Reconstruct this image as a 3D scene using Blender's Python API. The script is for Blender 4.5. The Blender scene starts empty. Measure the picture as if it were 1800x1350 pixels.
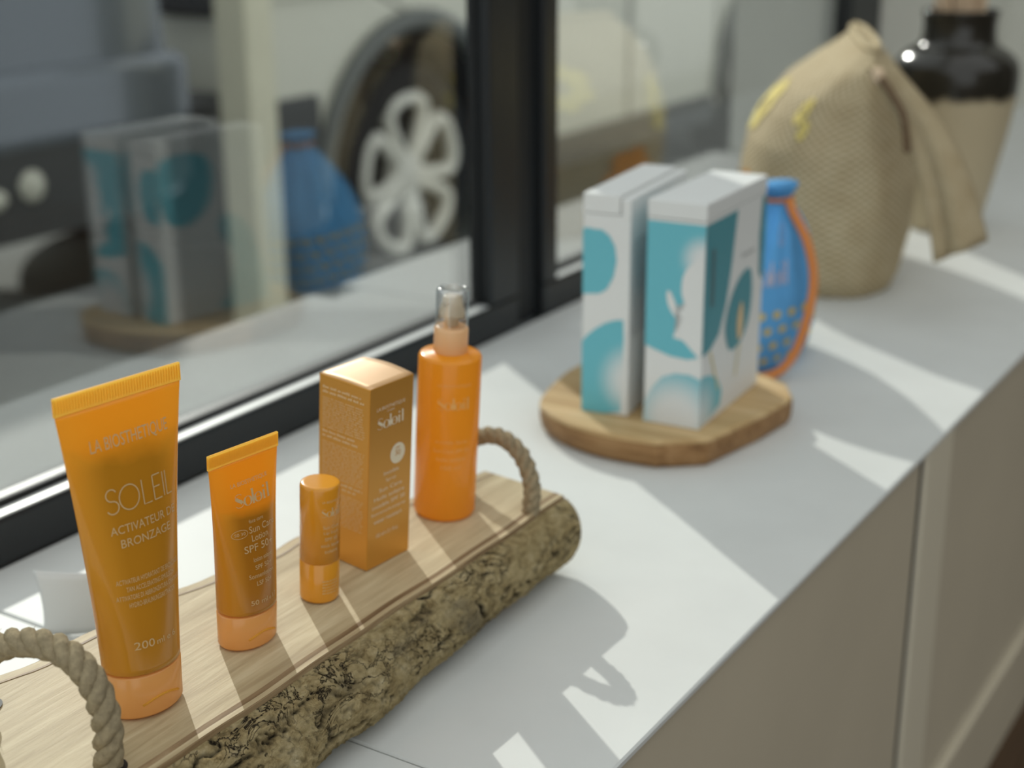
import bpy, bmesh, math, random
from mathutils import Vector, Matrix, noise
random.seed(7)
PI = math.pi
SC = bpy.context.scene
COL = SC.collection
# ------------------------------------------------------------------ camera
CAM_H, F_PX = 0.43, 2606.0
YAW, PITCH, ROLL = 0.5635, 0.3291, -0.00584
fw = Vector((-math.sin(YAW)*math.cos(PITCH), math.cos(YAW)*math.cos(PITCH), -math.sin(PITCH)))
rt = Vector((math.cos(YAW), math.sin(YAW), 0)); up = rt.cross(fw)
r2 = rt*math.cos(ROLL)+up*math.sin(ROLL); u2 = -rt*math.sin(ROLL)+up*math.cos(ROLL)
cd = bpy.data.cameras.new('camera'); cam = bpy.data.objects.new('camera', cd); COL.objects.link(cam)
cam.matrix_world = Matrix(((r2.x, u2.x, -fw.x, 0), (r2.y, u2.y, -fw.y, 0), (r2.z, u2.z, -fw.z, CAM_H), (0, 0, 0, 1)))
cd.sensor_width = 36; cd.sensor_fit = 'HORIZONTAL'; cd.lens = 36*F_PX/1800
cd.clip_start = 0.02; cd.clip_end = 200
cd.dof.use_dof = True; cd.dof.focus_distance = 0.72; cd.dof.aperture_fstop = 5.6
SC.camera = cam
# ------------------------------------------------------------------ light
w = bpy.data.worlds.new('sky'); SC.world = w; w.use_nodes = True
bg = w.node_tree.nodes['Background']; bg.inputs[0].default_value = (.95, .985, .98, 1); bg.inputs[1].default_value = 0.90
SUN_EL = math.radians(29.0)
sd = bpy.data.lights.new('sun', 'SUN'); sun = bpy.data.objects.new('sun', sd); COL.objects.link(sun)
sd.energy = 3.25; sd.angle = math.radians(0.55); sd.color = (1.0, .965, .88)
sv = Vector((.803*math.cos(SUN_EL), -.596*math.cos(SUN_EL), -math.sin(SUN_EL)))
sun.rotation_euler = sv.to_track_quat('-Z', 'Y').to_euler(); sun.location = (-3, 3, 3)
SC.view_settings.view_transform = 'Standard'; SC.view_settings.look = 'None'
SC.view_settings.exposure = 0.16; SC.view_settings.gamma = 1.0; SC.view_settings.use_curve_mapping = False
SC.cycles.use_denoising = True
SC.cycles.max_bounces = 12; SC.cycles.transparent_max_bounces = 16

# ------------------------------------------------------------------ helpers
def lin(c):
    return tuple(((x/255)/12.92 if x <= 10 else (((x/255)+.055)/1.055)**2.4) for x in c)+(1,)
class NT:
    def __init__(s, name):
        s.m = bpy.data.materials.new(name); s.m.use_nodes = True; s.t = s.m.node_tree
        s.p = s.t.nodes['Principled BSDF']; s.out = s.t.nodes['Material Output']
    def n(s, typ, **kw):
        nd = s.t.nodes.new(typ)
        for k, v in kw.items():
            if k.startswith('i_'):
                nd.inputs[k[2:].replace('_', ' ')].default_value = v
            else: setattr(nd, k, v)
        return nd
    def l(s, a, b): s.t.links.new(a, b)
    def coord(s, scale=(1, 1, 1), rot=(0, 0, 0)):
        c = s.n('ShaderNodeTexCoord'); m = s.n('ShaderNodeMapping'); m.inputs['Scale'].default_value = scale; m.inputs['Rotation'].default_value = rot
        s.l(c.outputs['Object'], m.inputs['Vector']); return m.outputs['Vector']
    def noise(s, vec, scale, detail=4, rough=.55, dist=0):
        n = s.n('ShaderNodeTexNoise'); n.inputs['Scale'].default_value = scale; n.inputs['Detail'].default_value = detail
        n.inputs['Roughness'].default_value = rough; n.inputs['Distortion'].default_value = dist
        s.l(vec, n.inputs['Vector']); return n.outputs['Fac']
    def ramp(s, fac, stops, interp='LINEAR'):
        r = s.n('ShaderNodeValToRGB'); r.color_ramp.interpolation = interp
        e = r.color_ramp.elements
        while len(e) < len(stops): e.new(.5)
        for k, (p, c) in enumerate(stops): e[k].position = p; e[k].color = c
        s.l(fac, r.inputs['Fac']); return r.outputs['Color']
    def bump(s, h, strength=.3, dist=.001):
        b = s.n('ShaderNodeBump'); b.inputs['Strength'].default_value = strength; b.inputs['Distance'].default_value = dist
        s.l(h, b.inputs['Height']); s.l(b.outputs['Normal'], s.p.inputs['Normal'])
    def mix(s, fac, a, b):
        m = s.n('ShaderNodeMix', data_type='RGBA')
        for sock, v in ((m.inputs[0], fac), (m.inputs[6], a), (m.inputs[7], b)):
            if hasattr(v, 'links'): s.l(v, sock)
            else: sock.default_value = v
        return m.outputs[2]
def pm(name, col, rough=.5, metal=0, spec=.5, var=0, vscale=30, bump=0, bscale=200, coat=0, trans=0):
    t = NT(name); p = t.p
    p.inputs['Roughness'].default_value = rough; p.inputs['Metallic'].default_value = metal
    p.inputs['Specular IOR Level'].default_value = spec; p.inputs['Coat Weight'].default_value = coat
    c = col if len(col) == 4 else lin(col)
    p.inputs['Base Color'].default_value = c
    if var or bump:
        v = t.coord()
    if var:
        f = t.noise(v, vscale, 5)
        a = tuple(x*(1-var) for x in c[:3])+(1,); b = tuple(min(1, x*(1+var)) for x in c[:3])+(1,)
        t.l(t.ramp(f, [(.3, a), (.7, b)]), p.inputs['Base Color'])
    if bump: t.bump(t.noise(v, bscale, 3), bump, .001)
    return t.m
def link(o, parent=None):
    COL.objects.link(o)
    if parent is not None: o.parent = parent
    return o
def obj(name, bm, mat, parent=None, smooth=False, label=None, kind=None, loc=None):
    if isinstance(bm, bmesh.types.BMesh):
        me = bpy.data.meshes.new(name); bm.normal_update(); bm.to_mesh(me); bm.free()
    else: me = bm
    if smooth:
        for p in me.polygons: p.use_smooth = True
    me.materials.clear()
    for m in (mat if isinstance(mat, (list, tuple)) else [mat]): me.materials.append(m)
    o = link(bpy.data.objects.new(name, me), parent)
    if label: o['label'] = label
    if kind: o['kind'] = kind
    if loc is not None: o.location = loc
    return o
def thing(name, label, cat, loc=(0, 0, 0), rot=None, group=None, mw=None):
    o = link(bpy.data.objects.new(name, None)); o.empty_display_size = .02
    if mw is not None: o.matrix_world = mw
    else:
        o.location = loc
        if rot: o.rotation_euler = rot
    o['label'] = label; o['category'] = cat
    if group: o['group'] = group
    return o
def tag(o, label, cat, group=None):
    o['label'] = label; o['category'] = cat
    if group: o['group'] = group
    return o
def struct(name, bm, mat, label=None, parent=None, smooth=False):
    o = obj(name, bm, mat, parent, smooth)
    if parent is None: o['kind'] = 'structure'
    if label: o['label'] = label
    return o
def box(bm, x0, x1, y0, y1, z0, z1, bev=0, seg=2, M=None):
    g = bmesh.ops.create_cube(bm, size=1)
    vs = g['verts']
    for v in vs:
        v.co = Vector((x0+(v.co.x+.5)*(x1-x0), y0+(v.co.y+.5)*(y1-y0), z0+(v.co.z+.5)*(z1-z0)))
    if bev:
        es = list({e for v in vs for e in v.link_edges})
        r = bmesh.ops.bevel(bm, geom=es, offset=bev, segments=seg, affect='EDGES', profile=.5)
        vs = list({v for f in r['faces'] for v in f.verts} | {v for v in vs if v.is_valid})
    if M is not None:
        for v in vs: v.co = M @ v.co
    return bm
def mb(*a, **k): return box(bmesh.new(), *a, **k)
def loft(bm, rings, cap0=True, cap1=True, closed=True):
    vv = [[bm.verts.new(p) for p in r] for r in rings]
    n = len(vv[0])
    for i in range(len(vv)-1):
        for j in range(n if closed else n-1):
            k = (j+1) % n
            bm.faces.new((vv[i][j], vv[i][k], vv[i+1][k], vv[i+1][j]))
    if cap0: bm.faces.new(list(reversed(vv[0])))
    if cap1: bm.faces.new(vv[-1])
    return vv
def lathe(bm, prof, n=48, cx=0, cy=0, cap0=True, cap1=True):
    loft(bm, [[(cx+r*math.cos(2*PI*k/n), cy+r*math.sin(2*PI*k/n), z) for k in range(n)] for r, z in prof], cap0, cap1)
    return bm
def cr(pts, n=8, closed=False):
    P = [Vector(p) for p in pts]; out = []
    m = len(P); segs = m if closed else m-1
    for i in range(segs):
        if closed: a, b, c, d = P[i-1], P[i], P[(i+1) % m], P[(i+2) % m]
        else: a, b, c, d = P[max(i-1, 0)], P[i], P[i+1], P[min(i+2, m-1)]
        for k in range(n):
            t = k/n
            out.append(.5*((2*b)+(c-a)*t+(2*a-5*b+4*c-d)*t*t+(3*b-a-3*c+d)*t**3))
    if not closed: out.append(P[-1])
    return out
def frames(path, closed=False):
    fr = []; N = len(path); u = None
    for i in range(N):
        if closed: t = (path[(i+1) % N]-path[i-1]).normalized()
        else: t = (path[min(i+1, N-1)]-path[max(i-1, 0)]).normalized()
        if u is None:
            u = t.orthogonal().normalized()
        else:
            u = (u-t*u.dot(t)).normalized()
        fr.append((u, t.cross(u)))
    return fr
def tube(bm, path, r, n=10, closed=False, flat=None):
    path = [Vector(p) for p in path]; fr = frames(path, closed); rings = []
    for i, (p, (u, v)) in enumerate(zip(path, fr)):
        rr = r(i/(len(path)-1)) if callable(r) else r
        rings.append([p+u*rr*math.cos(2*PI*k/n)+v*rr*math.sin(2*PI*k/n) for k in range(n)])
    if closed: rings.append(rings[0])
    loft(bm, rings, not closed, not closed)
    if closed: bmesh.ops.remove_doubles(bm, verts=bm.verts, dist=1e-6)
    return bm
def prism(bm, poly, z0, z1, bev=0):
    a = [bm.verts.new((x, y, z0)) for x, y in poly]; b = [bm.verts.new((x, y, z1)) for x, y in poly]
    n = len(poly)
    bm.faces.new(list(reversed(a))); bm.faces.new(b)
    for i in range(n): bm.faces.new((a[i], a[(i+1) % n], b[(i+1) % n], b[i]))
    bmesh.ops.recalc_face_normals(bm, faces=bm.faces)
    return bm
_tc = {}
def textmesh(s):
    """Built-in font; returns (verts, faces) normalised to the box 0..1 x 0..1."""
    if s in _tc: return _tc[s]
    cu = bpy.data.curves.new('t', 'FONT'); cu.body = s; cu.resolution_u = 3
    o = bpy.data.objects.new('t', cu); COL.objects.link(o)
    dg = bpy.context.evaluated_depsgraph_get()
    me = bpy.data.meshes.new_from_object(o.evaluated_get(dg))
    vs = [v.co.copy() for v in me.vertices]; fs = [tuple(p.vertices) for p in me.polygons]
    bpy.data.objects.remove(o); bpy.data.curves.remove(cu); bpy.data.meshes.remove(me)
    x0 = min(v.x for v in vs); x1 = max(v.x for v in vs); y0 = min(v.y for v in vs); y1 = max(v.y for v in vs)
    _tc[s] = ([((v.x-x0)/(x1-x0), (v.y-y0)/(y1-y0)) for v in vs], fs, (x1-x0)/(y1-y0))
    return _tc[s]
def put_text(bm, s, u0, u1, v0, v1, f):
    vs, fs, asp = textmesh(s)
    bv = [bm.verts.new(f(u0+a*(u1-u0), v0+b*(v1-v0))) for a, b in vs]
    for q in fs:
        try: bm.faces.new([bv[i] for i in q])
        except ValueError: pass
def stroke(bm, pts, w0, w1, f):
    """pen stroke in the plane: w0 thin, w1 on upright runs; f maps (u, v) onto the surface."""
    P = [Vector((p[0], p[1], 0)) for p in pts]; L = []; R = []
    for i, p in enumerate(P):
        t = (P[min(i+1, len(P)-1)]-P[max(i-1, 0)]).normalized(); n = Vector((-t.y, t.x, 0))
        ww = (w0+(w1-w0)*abs(t.y)**2.2)/2
        L.append(bm.verts.new(f(p.x+n.x*ww, p.y+n.y*ww))); R.append(bm.verts.new(f(p.x-n.x*ww, p.y-n.y*ww)))
    for i in range(len(P)-1): bm.faces.new((L[i], L[i+1], R[i+1], R[i]))
def arcpts(cx, cy, rx, ry, a0, a1, n=24):
    return [(cx+rx*math.cos(math.radians(a0+(a1-a0)*k/n)), cy+ry*math.sin(math.radians(a0+(a1-a0)*k/n))) for k in range(n+1)]
def thin_soleil(bm, u0, u1, v0, v1, f, wt):
    W = u1-u0; H = v1-v0
    g = lambda p: [(u0+a*W, v0+b*H) for a, b in p]
    S = arcpts(.095, .76, .075, .24, 25, 270, 18)+arcpts(.095, .26, .085, .26, 90, -155, 18)[1:]
    for p in (S, arcpts(.35, .5, .15, .5, 0, 360, 36), [(.56, 1), (.56, .0), (.69, .0)], ):
        stroke(bm, g(p), wt, wt, f)
    for p in ([(.74, 1), (.74, 0)], [(.74, 1), (.87, 1)], [(.74, .52), (.85, .52)], [(.74, .0), (.87, .0)], [(.915, 1), (.915, 0)], [(.965, 1), (.965, 0)], [(.965, 0), (1.06, 0)]):
        stroke(bm, g(p), wt, wt, f)
def serif_soleil(bm, u0, u1, v0, v1, f):
    W = u1-u0; H = v1-v0; th = H*.035; fat = W*.055
    g = lambda p: [(u0+a*W, v0+b*H) for a, b in p]
    S = arcpts(.12, .69, .09, .22, 30, 200, 12)+[(.06, .58), (.12, .46), (.19, .34)]+arcpts(.12, .22, .10, .22, 20, -160, 12)
    stroke(bm, g(cr([(a, b, 0) for a, b in S], 1) and S), th, th*1.2, f)
    stroke(bm, g([(.045, .66), (.09, .52), (.16, .40), (.195, .26)]), fat*1.4, fat*1.4, f)
    for cx in (.35, .65):
        for sx in (-1, 1):
            stroke(bm, g(arcpts(cx, .30, .095, .31, 90, 90+sx*180, 16)), th, fat, f)
    stroke(bm, g([(.57, .31), (.735, .31)]), th, th, f)
    for x, top in ((.50, 1.0), (.83, .6), (.96, 1.0)):
        stroke(bm, g([(x, 0), (x, top)]), fat, fat, f)
        stroke(bm, g([(x-.045, .015), (x+.045, .015)]), th, th, f); stroke(bm, g([(x-.045, top-.02), (x, top-.02)]), th, th, f)
    stroke(bm, g([(.83, .78), (.83, .92)]), fat, fat, f)
def words(bm, rows, u0, u1, v1, pitch, hgt, f, rnd, ragged=.12, center=False):
    """rows of illegible small print: separate word dashes."""
    for r in range(rows):
        v = v1-r*pitch; end = u1-(u1-u0)*ragged*rnd.random(); u = u0
        if center: u = u0+(u1-end)*.5; end = u1-(u1-end)*.5
        while u < end-.0004:
            L = min((.06+.16*rnd.random())*(u1-u0), end-u)
            n = max(2, int(L/.0012))
            for k in range(n):
                a = u+L*k/n; b = a+L/n*.72; h = hgt*(.75 if rnd.random() < .7 else 1)
                q = [bm.verts.new(f(*p)) for p in ((a, v), (b, v), (b, v+h), (a, v+h))]; bm.faces.new(q)
            u += L+.028*(u1-u0)
def blob(bm, pts, f, n=6, smooth=True):
    P = [(p.x, p.y) for p in cr([(a, b, 0) for a, b in pts], n, True)] if smooth else pts
    P = [(min(max(a, 0), 1), min(max(b, 0), 1)) for a, b in P]
    Q = [P[0]]
    for p in P[1:]:
        if abs(p[0]-Q[-1][0])+abs(p[1]-Q[-1][1]) > 1e-4: Q.append(p)
    face = bm.faces.new([bm.verts.new(f(*p)) for p in Q])
    bmesh.ops.triangulate(bm, faces=[face])

# ------------------------------------------------------------------ materials
M = {}
M['black'] = pm('black_frame_paint', (31, 34, 36), .40, 0, .4, bump=.05, bscale=900)
M['glare'] = pm('ledge_glare_paint', (206, 208, 206), .45, .2, .5)  # pale colour standing in for sun glare on the black rail ledge
M['gasket'] = pm('rubber_gasket', (24, 26, 27), .6)
M['counter'] = pm('white_laminate', (212, 214, 211), .52, 0, .28, var=.03, vscale=14, bump=.03, bscale=700)
M['cabinet'] = pm('taupe_lacquer', (202, 192, 170), .5, 0, .4, var=.04, vscale=5)
M['cabinet_strip'] = pm('pale_lacquer', (224, 216, 194), .45, 0, .4)
M['wall'] = pm('pale_plaster', (205, 205, 196), .8, var=.03, vscale=6, bump=.1, bscale=90)
M['outer'] = pm('outer_render', (140, 142, 140), .85, var=.08, vscale=8)
def glass_mat(name, r0=.13, tint=(.95, .97, .97, 1), rough=0.0):
    t = NT(name); t.t.nodes.remove(t.p)
    lw = t.n('ShaderNodeLayerWeight'); lw.inputs['Blend'].default_value = .5
    p5 = t.n('ShaderNodeMath', operation='POWER'); p5.inputs[1].default_value = 5; t.l(lw.outputs['Facing'], p5.inputs[0])
    mr = t.n('ShaderNodeMath', operation='MULTIPLY_ADD'); mr.inputs[1].default_value = 1-r0; mr.inputs[2].default_value = r0; t.l(p5.outputs[0], mr.inputs[0])
    tr = t.n('ShaderNodeBsdfTransparent'); tr.inputs[0].default_value = tint
    gl = t.n('ShaderNodeBsdfGlossy'); gl.inputs['Roughness'].default_value = rough
    mx = t.n('ShaderNodeMixShader'); t.l(mr.outputs[0], mx.inputs[0]); t.l(tr.outputs[0], mx.inputs[1]); t.l(gl.outputs[0], mx.inputs[2])
    t.l(mx.outputs[0], t.out.inputs['Surface']); return t.m
M['pane'] = glass_mat('coated_window_glass', .15)
def wood(name, c0, c1, c2, axis='Y', scale=1.0, rough=.55, bump=.25):
    t = NT(name); s = {'Y': (60*scale, 4*scale, 60*scale), 'X': (4*scale, 60*scale, 60*scale)}[axis]
    v = t.coord(s); v2 = t.coord(tuple(x*.25 for x in s)); v3 = t.coord(tuple(x*4 for x in s))
    a = t.noise(v, 1.6, 6, .62, .6); b = t.noise(v2, 1.4, 3, .5, 1.2); c = t.noise(v3, 1.0, 3, .7)
    col = t.ramp(a, [(.30, lin(c0)), (.52, lin(c1)), (.74, lin(c2))])
    col2 = t.ramp(b, [(.35, (.78, .74, .68, 1)), (.65, (1, 1, 1, 1))])
    mm = t.n('ShaderNodeMix', data_type='RGBA', blend_type='MULTIPLY'); mm.inputs[0].default_value = .8
    t.l(col, mm.inputs[6]); t.l(col2, mm.inputs[7]); t.l(mm.outputs[2], t.p.inputs['Base Color'])
    t.p.inputs['Roughness'].default_value = rough; t.p.inputs['Specular IOR Level'].default_value = .3
    t.bump(c, bump, .0006); return t.m
M['log_top'] = wood('sawn_log_wood', (174, 156, 122), (194, 178, 143), (212, 198, 164), scale=2.0)
M['log_rim'] = wood('inner_bark_wood', (118, 94, 66), (152, 128, 96), (184, 164, 130), scale=1.6)
M['slice_top'] = wood('pale_slice_wood', (178, 146, 98), (206, 176, 128), (222, 196, 152), axis='X', scale=.7)
M['slice_side'] = wood('slice_edge_wood', (126, 92, 56), (158, 120, 78), (186, 150, 106), axis='X', scale=1.1)
M['floor'] = wood('floor_oak', (58, 43, 30), (78, 59, 41), (92, 72, 52), scale=.15)
M['wall_dark'] = pm('dark_shelf_wall', (84, 76, 68), .8, var=.1, vscale=3)
M['foot'] = pm('peg_wood', (176, 118, 66), .6, var=.15, vscale=120)
def bark_mat():
    t = NT('rough_bark'); v = t.coord((1, .55, 1))
    a = t.noise(v, 130, 8, .75, .5); at = t.n('ShaderNodeAttribute', attribute_name='crack')
    col = t.ramp(a, [(.30, lin((116, 99, 68))), (.42, lin((178, 157, 112))), (.55, lin((204, 184, 138))), (.74, lin((228, 212, 172)))])
    rg = t.noise(t.coord((1, .6, 1)), 62, 5, .62, 1.4)
    sb_ = t.n('ShaderNodeMath', operation='SUBTRACT'); sb_.inputs[1].default_value = .5; t.l(rg, sb_.inputs[0])
    ab_ = t.n('ShaderNodeMath', operation='ABSOLUTE'); t.l(sb_.outputs[0], ab_.inputs[0])
    gt = t.noise(t.coord((1, .7, 1)), 24, 3, .5)
    ck = t.n('ShaderNodeMapRange'); ck.inputs['From Min'].default_value = .004; ck.inputs['From Max'].default_value = .022; ck.inputs['To Min'].default_value = 1; ck.inputs['To Max'].default_value = 0; t.l(ab_.outputs[0], ck.inputs['Value'])
    gm = t.n('ShaderNodeMapRange'); gm.inputs['From Min'].default_value = .46; gm.inputs['From Max'].default_value = .60; t.l(gt, gm.inputs['Value'])
    ckm = t.n('ShaderNodeMath', operation='MULTIPLY'); t.l(ck.outputs[0], ckm.inputs[0]); t.l(gm.outputs[0], ckm.inputs[1])
    mot = t.ramp(t.noise(v, 22, 4, .6), [(.58, (0, 0, 0, 1)), (.72, (1, 1, 1, 1))])
    col = t.mix(mot, col, lin((140, 130, 108)))
    col = t.mix(t.ramp(at.outputs['Fac'], [(.0, (0, 0, 0, 1)), (1, (1, 1, 1, 1))]), col, lin((44, 39, 33)))
    col = t.mix(ckm.outputs[0], col, lin((50, 43, 36)))
    t.l(col, t.p.inputs['Base Color']); t.p.inputs['Roughness'].default_value = .9; t.p.inputs['Specular IOR Level'].default_value = .1
    fn = t.noise(v, 420, 7, .8, 1.2)
    hh = t.n('ShaderNodeMath', operation='MULTIPLY_ADD'); hh.inputs[1].default_value = -.8; t.l(ckm.outputs[0], hh.inputs[0]); t.l(fn, hh.inputs[2])
    t.bump(hh.outputs[0], 1.0, .0022); return t.m
M['bark'] = bark_mat()
M['rope'] = pm('jute_rope', (160, 146, 118), .9, 0, .1, var=.22, vscale=350, bump=.9, bscale=1400)

def plastic(name, c_full, c_empty, c_trans, fill=None, tw=.45, rough=.28, lean=(0, 0), edge=None):
    """orange translucent plastic; below the fill height (object z, metres) the contents darken it."""
    t = NT(name); p = t.p
    tr = t.n('ShaderNodeBsdfTranslucent'); tr.inputs['Color'].default_value = lin(c_trans)
    mx = t.n('ShaderNodeMixShader')
    p.inputs['Roughness'].default_value = rough; p.inputs['Specular IOR Level'].default_value = .5; p.inputs['Coat Weight'].default_value = .3; p.inputs['Coat Roughness'].default_value = .12
    if fill is None:
        p.inputs['Base Color'].default_value = lin(c_full); mx.inputs[0].default_value = tw
    else:
        c = t.n('ShaderNodeTexCoord'); sx = t.n('ShaderNodeSeparateXYZ'); t.l(c.outputs['Object'], sx.inputs[0])
        nz = t.noise(c.outputs['Object'], 55, 2, .5)
        nn = t.n('ShaderNodeMath', operation='MULTIPLY_ADD'); nn.inputs[1].default_value = lean[1]; t.l(nz, nn.inputs[0]); t.l(sx.outputs['Z'], nn.inputs[2])
        nx = t.n('ShaderNodeMath', operation='MULTIPLY_ADD'); nx.inputs[1].default_value = lean[0]; t.l(sx.outputs['X'], nx.inputs[0]); t.l(nn.outputs[0], nx.inputs[2])
        mr = t.n('ShaderNodeMapRange'); mr.inputs['From Min'].default_value = fill[0]; mr.inputs['From Max'].default_value = fill[1]; t.l(nx.outputs[0], mr.inputs['Value'])
        t.l(t.mix(mr.outputs[0], lin(c_full), lin(c_empty)), p.inputs['Base Color'])
        ef = None
        if edge:                                        # the flat tube holds less lotion towards its side seams
            ab_ = t.n('ShaderNodeMath', operation='ABSOLUTE'); t.l(sx.outputs['X'], ab_.inputs[0])
            aw = t.n('ShaderNodeMath', operation='MULTIPLY_ADD'); aw.inputs[1].default_value = edge[1]; aw.inputs[2].default_value = edge[0]; t.l(sx.outputs['Z'], aw.inputs[0])
            dv = t.n('ShaderNodeMath', operation='DIVIDE'); t.l(ab_.outputs[0], dv.inputs[0]); t.l(aw.outputs[0], dv.inputs[1])
            er = t.n('ShaderNodeMapRange', interpolation_type='SMOOTHSTEP'); er.inputs['From Min'].default_value = .35; er.inputs['From Max'].default_value = 1.0; er.inputs['To Max'].default_value = .85; t.l(dv.outputs[0], er.inputs['Value'])
            mxx = t.n('ShaderNodeMath', operation='MAXIMUM'); t.l(er.outputs[0], mxx.inputs[0]); t.l(mr.outputs[0], mxx.inputs[1]); ef = mxx
            t.l(t.mix(er.outputs[0], t.mix(mr.outputs[0], lin(c_full), lin(c_empty)), lin((236, 176, 60))), p.inputs['Base Color'])
        m2 = t.n('ShaderNodeMapRange'); m2.inputs['To Min'].default_value = tw*.06; m2.inputs['To Max'].default_value = tw; t.l((ef or mr).outputs[0], m2.inputs['Value'])
        t.l(m2.outputs[0], mx.inputs[0])
    t.l(p.outputs[0], mx.inputs[1]); t.l(tr.outputs[0], mx.inputs[2]); t.l(mx.outputs[0], t.out.inputs['Surface'])
    return t.m
M['tube_big'] = plastic('amber_tube_plastic', (194, 132, 32), (238, 164, 44), (255, 204, 104), (.130, .142), .55, .22, lean=(.12, .012), edge=(.0172, .108))
M['tube_small'] = plastic('orange_tube_plastic', (176, 114, 28), (238, 158, 40), (255, 198, 96), (.074, .079), .55, .22, lean=(.12, .004), edge=(.0156, .062))
M['crimp'] = plastic('crimp_plastic', (252, 200, 84), 0, (255, 236, 160), None, .80)
M['cap'] = plastic('cap_plastic', (246, 184, 108), 0, (255, 212, 150), None, .3, .22)
M['stick'] = plastic('stick_plastic', (228, 158, 44), 0, (255, 192, 90), None, .15, .2)
M['stick_base'] = plastic('stick_base_plastic', (226, 154, 44), 0, (255, 192, 90), None, .02, .2)
M['bottle'] = plastic('bottle_plastic', (240, 168, 48), 0, (255, 200, 100), None, .45, .25)
M['collar'] = plastic('collar_plastic', (244, 212, 166), 0, (255, 228, 190), None, .4, .3)
M['pump'] = plastic('pump_plastic', (240, 228, 205), 0, (255, 245, 225), None, .4, .3)
M['clear'] = glass_mat('clear_cap_plastic', .16, (.98, .99, 1.0, 1), .12)
M['carton'] = pm('gold_orange_card', (222, 158, 60), .36, .5, .5, coat=.5)
_c = M['carton'].node_tree.nodes['Principled BSDF']; _c.inputs['Coat Roughness'].default_value = .40; _c.inputs['Coat IOR'].default_value = 1.45
M['carton_top'] = pm('gold_card_sheen', (224, 166, 84), .42, .4, .6, coat=1.0)  # paler, glossier copy of the carton card: sun highlight put into its top
_c = M['carton_top'].node_tree.nodes['Principled BSDF']; _c.inputs['Coat Roughness'].default_value = .5; _c.inputs['Coat IOR'].default_value = 2.4
M['silver'] = pm('silver_print', (222, 190, 138), .45, .1, .5)
M['print_pale'] = pm('pale_print', (240, 226, 196), .5)
M['print_soft'] = pm('soft_print', (240, 186, 108), .5)
M['print_dim'] = pm('dim_print', (226, 196, 148), .5)
M['card'] = pm('white_card', (226, 228, 226), .5, 0, .4)
M['card_grey'] = pm('grey_print', (150, 152, 156), .6)
M['card_line'] = pm('dark_grey_print', (110, 116, 116), .6)
M['gold_line'] = pm('gold_print', (214, 200, 140), .5)
def teal_mat(name, c, r0, r1, sc=(1, 1, 1)):
    t = NT(name); co = t.n('ShaderNodeTexCoord')
    sb = t.n('ShaderNodeVectorMath', operation='SUBTRACT'); sb.inputs[1].default_value = c; t.l(co.outputs['Object'], sb.inputs[0])
    ml = t.n('ShaderNodeVectorMath', operation='MULTIPLY'); ml.inputs[1].default_value = sc; t.l(sb.outputs[0], ml.inputs[0])
    ln = t.n('ShaderNodeVectorMath', operation='LENGTH'); t.l(ml.outputs[0], ln.inputs[0])
    mr = t.n('ShaderNodeMapRange', interpolation_type='SMOOTHSTEP'); mr.inputs['From Min'].default_value = r0; mr.inputs['From Max'].default_value = r1; t.l(ln.outputs['Value'], mr.inputs['Value'])
    t.l(t.mix(mr.outputs[0], lin((222, 226, 226)), lin((106, 188, 202))), t.p.inputs['Base Color']); t.p.inputs['Roughness'].default_value = .5
    return t.m
M['teal'] = pm('teal_print', (106, 188, 202), .5)
M['teal_dark'] = pm('deep_teal_print', (74, 146, 158), .5)
def weave_mat():
    t = NT('woven_straw'); c = t.n('ShaderNodeTexCoord'); 
    at = t.n('ShaderNodeAttribute', attribute_name='weave'); sp = t.n('ShaderNodeSeparateXYZ'); t.l(at.outputs['Vector'], sp.inputs[0])
    def sn(o, f):
        m = t.n('ShaderNodeMath', operation='MULTIPLY'); m.inputs[1].default_value = f; t.l(o, m.inputs[0])
        s = t.n('ShaderNodeMath', operation='SINE'); t.l(m.outputs[0], s.inputs[0]); return s.outputs[0]
    pr = t.n('ShaderNodeMath', operation='MULTIPLY'); t.l(sn(sp.outputs['X'], 2*PI*60), pr.inputs[0]); t.l(sn(sp.outputs['Y'], 2*PI*34), pr.inputs[1])
    f = t.n('ShaderNodeMapRange'); f.inputs['From Min'].default_value = -1; t.l(pr.outputs[0], f.inputs['Value'])
    nz = t.noise(c.outputs['Object'], 40, 4, .6)
    base = t.ramp(f.outputs[0], [(.05, lin((146, 128, 98))), (.5, lin((196, 180, 146))), (1, lin((216, 202, 170)))])
    col = t.mix(t.ramp(nz, [(.4, (0, 0, 0, 1)), (.75, (.35, .35, .35, 1))]), base, lin((150, 124, 84)))
    t.l(col, t.p.inputs['Base Color']); t.p.inputs['Roughness'].default_value = .85; t.p.inputs['Specular IOR Level'].default_value = .15
    t.bump(f.outputs[0], .8, .0016); return t.m
M['weave'] = weave_mat()
M['yellow_yarn'] = pm('yellow_yarn', (234, 214, 124), .8, bump=.6, bscale=500)
M['orange_yarn'] = pm('orange_yarn', (226, 150, 50), .8, bump=.6, bscale=500)
M['cord'] = pm('brown_cord', (104, 82, 58), .8, bump=.4, bscale=800)
M['pouch'] = pm('blue_cotton', (98, 170, 228), .75, 0, .2, var=.08, vscale=40, bump=.35, bscale=900)
M['orange_cord'] = pm('orange_cord', (216, 138, 80), .7, 0, .2, bump=.5, bscale=1100)
M['pouch_print'] = pm('pale_pouch_print', (196, 186, 200), .7)
M['pouch_dot'] = pm('yellow_pouch_print', (206, 186, 110), .7)
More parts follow.
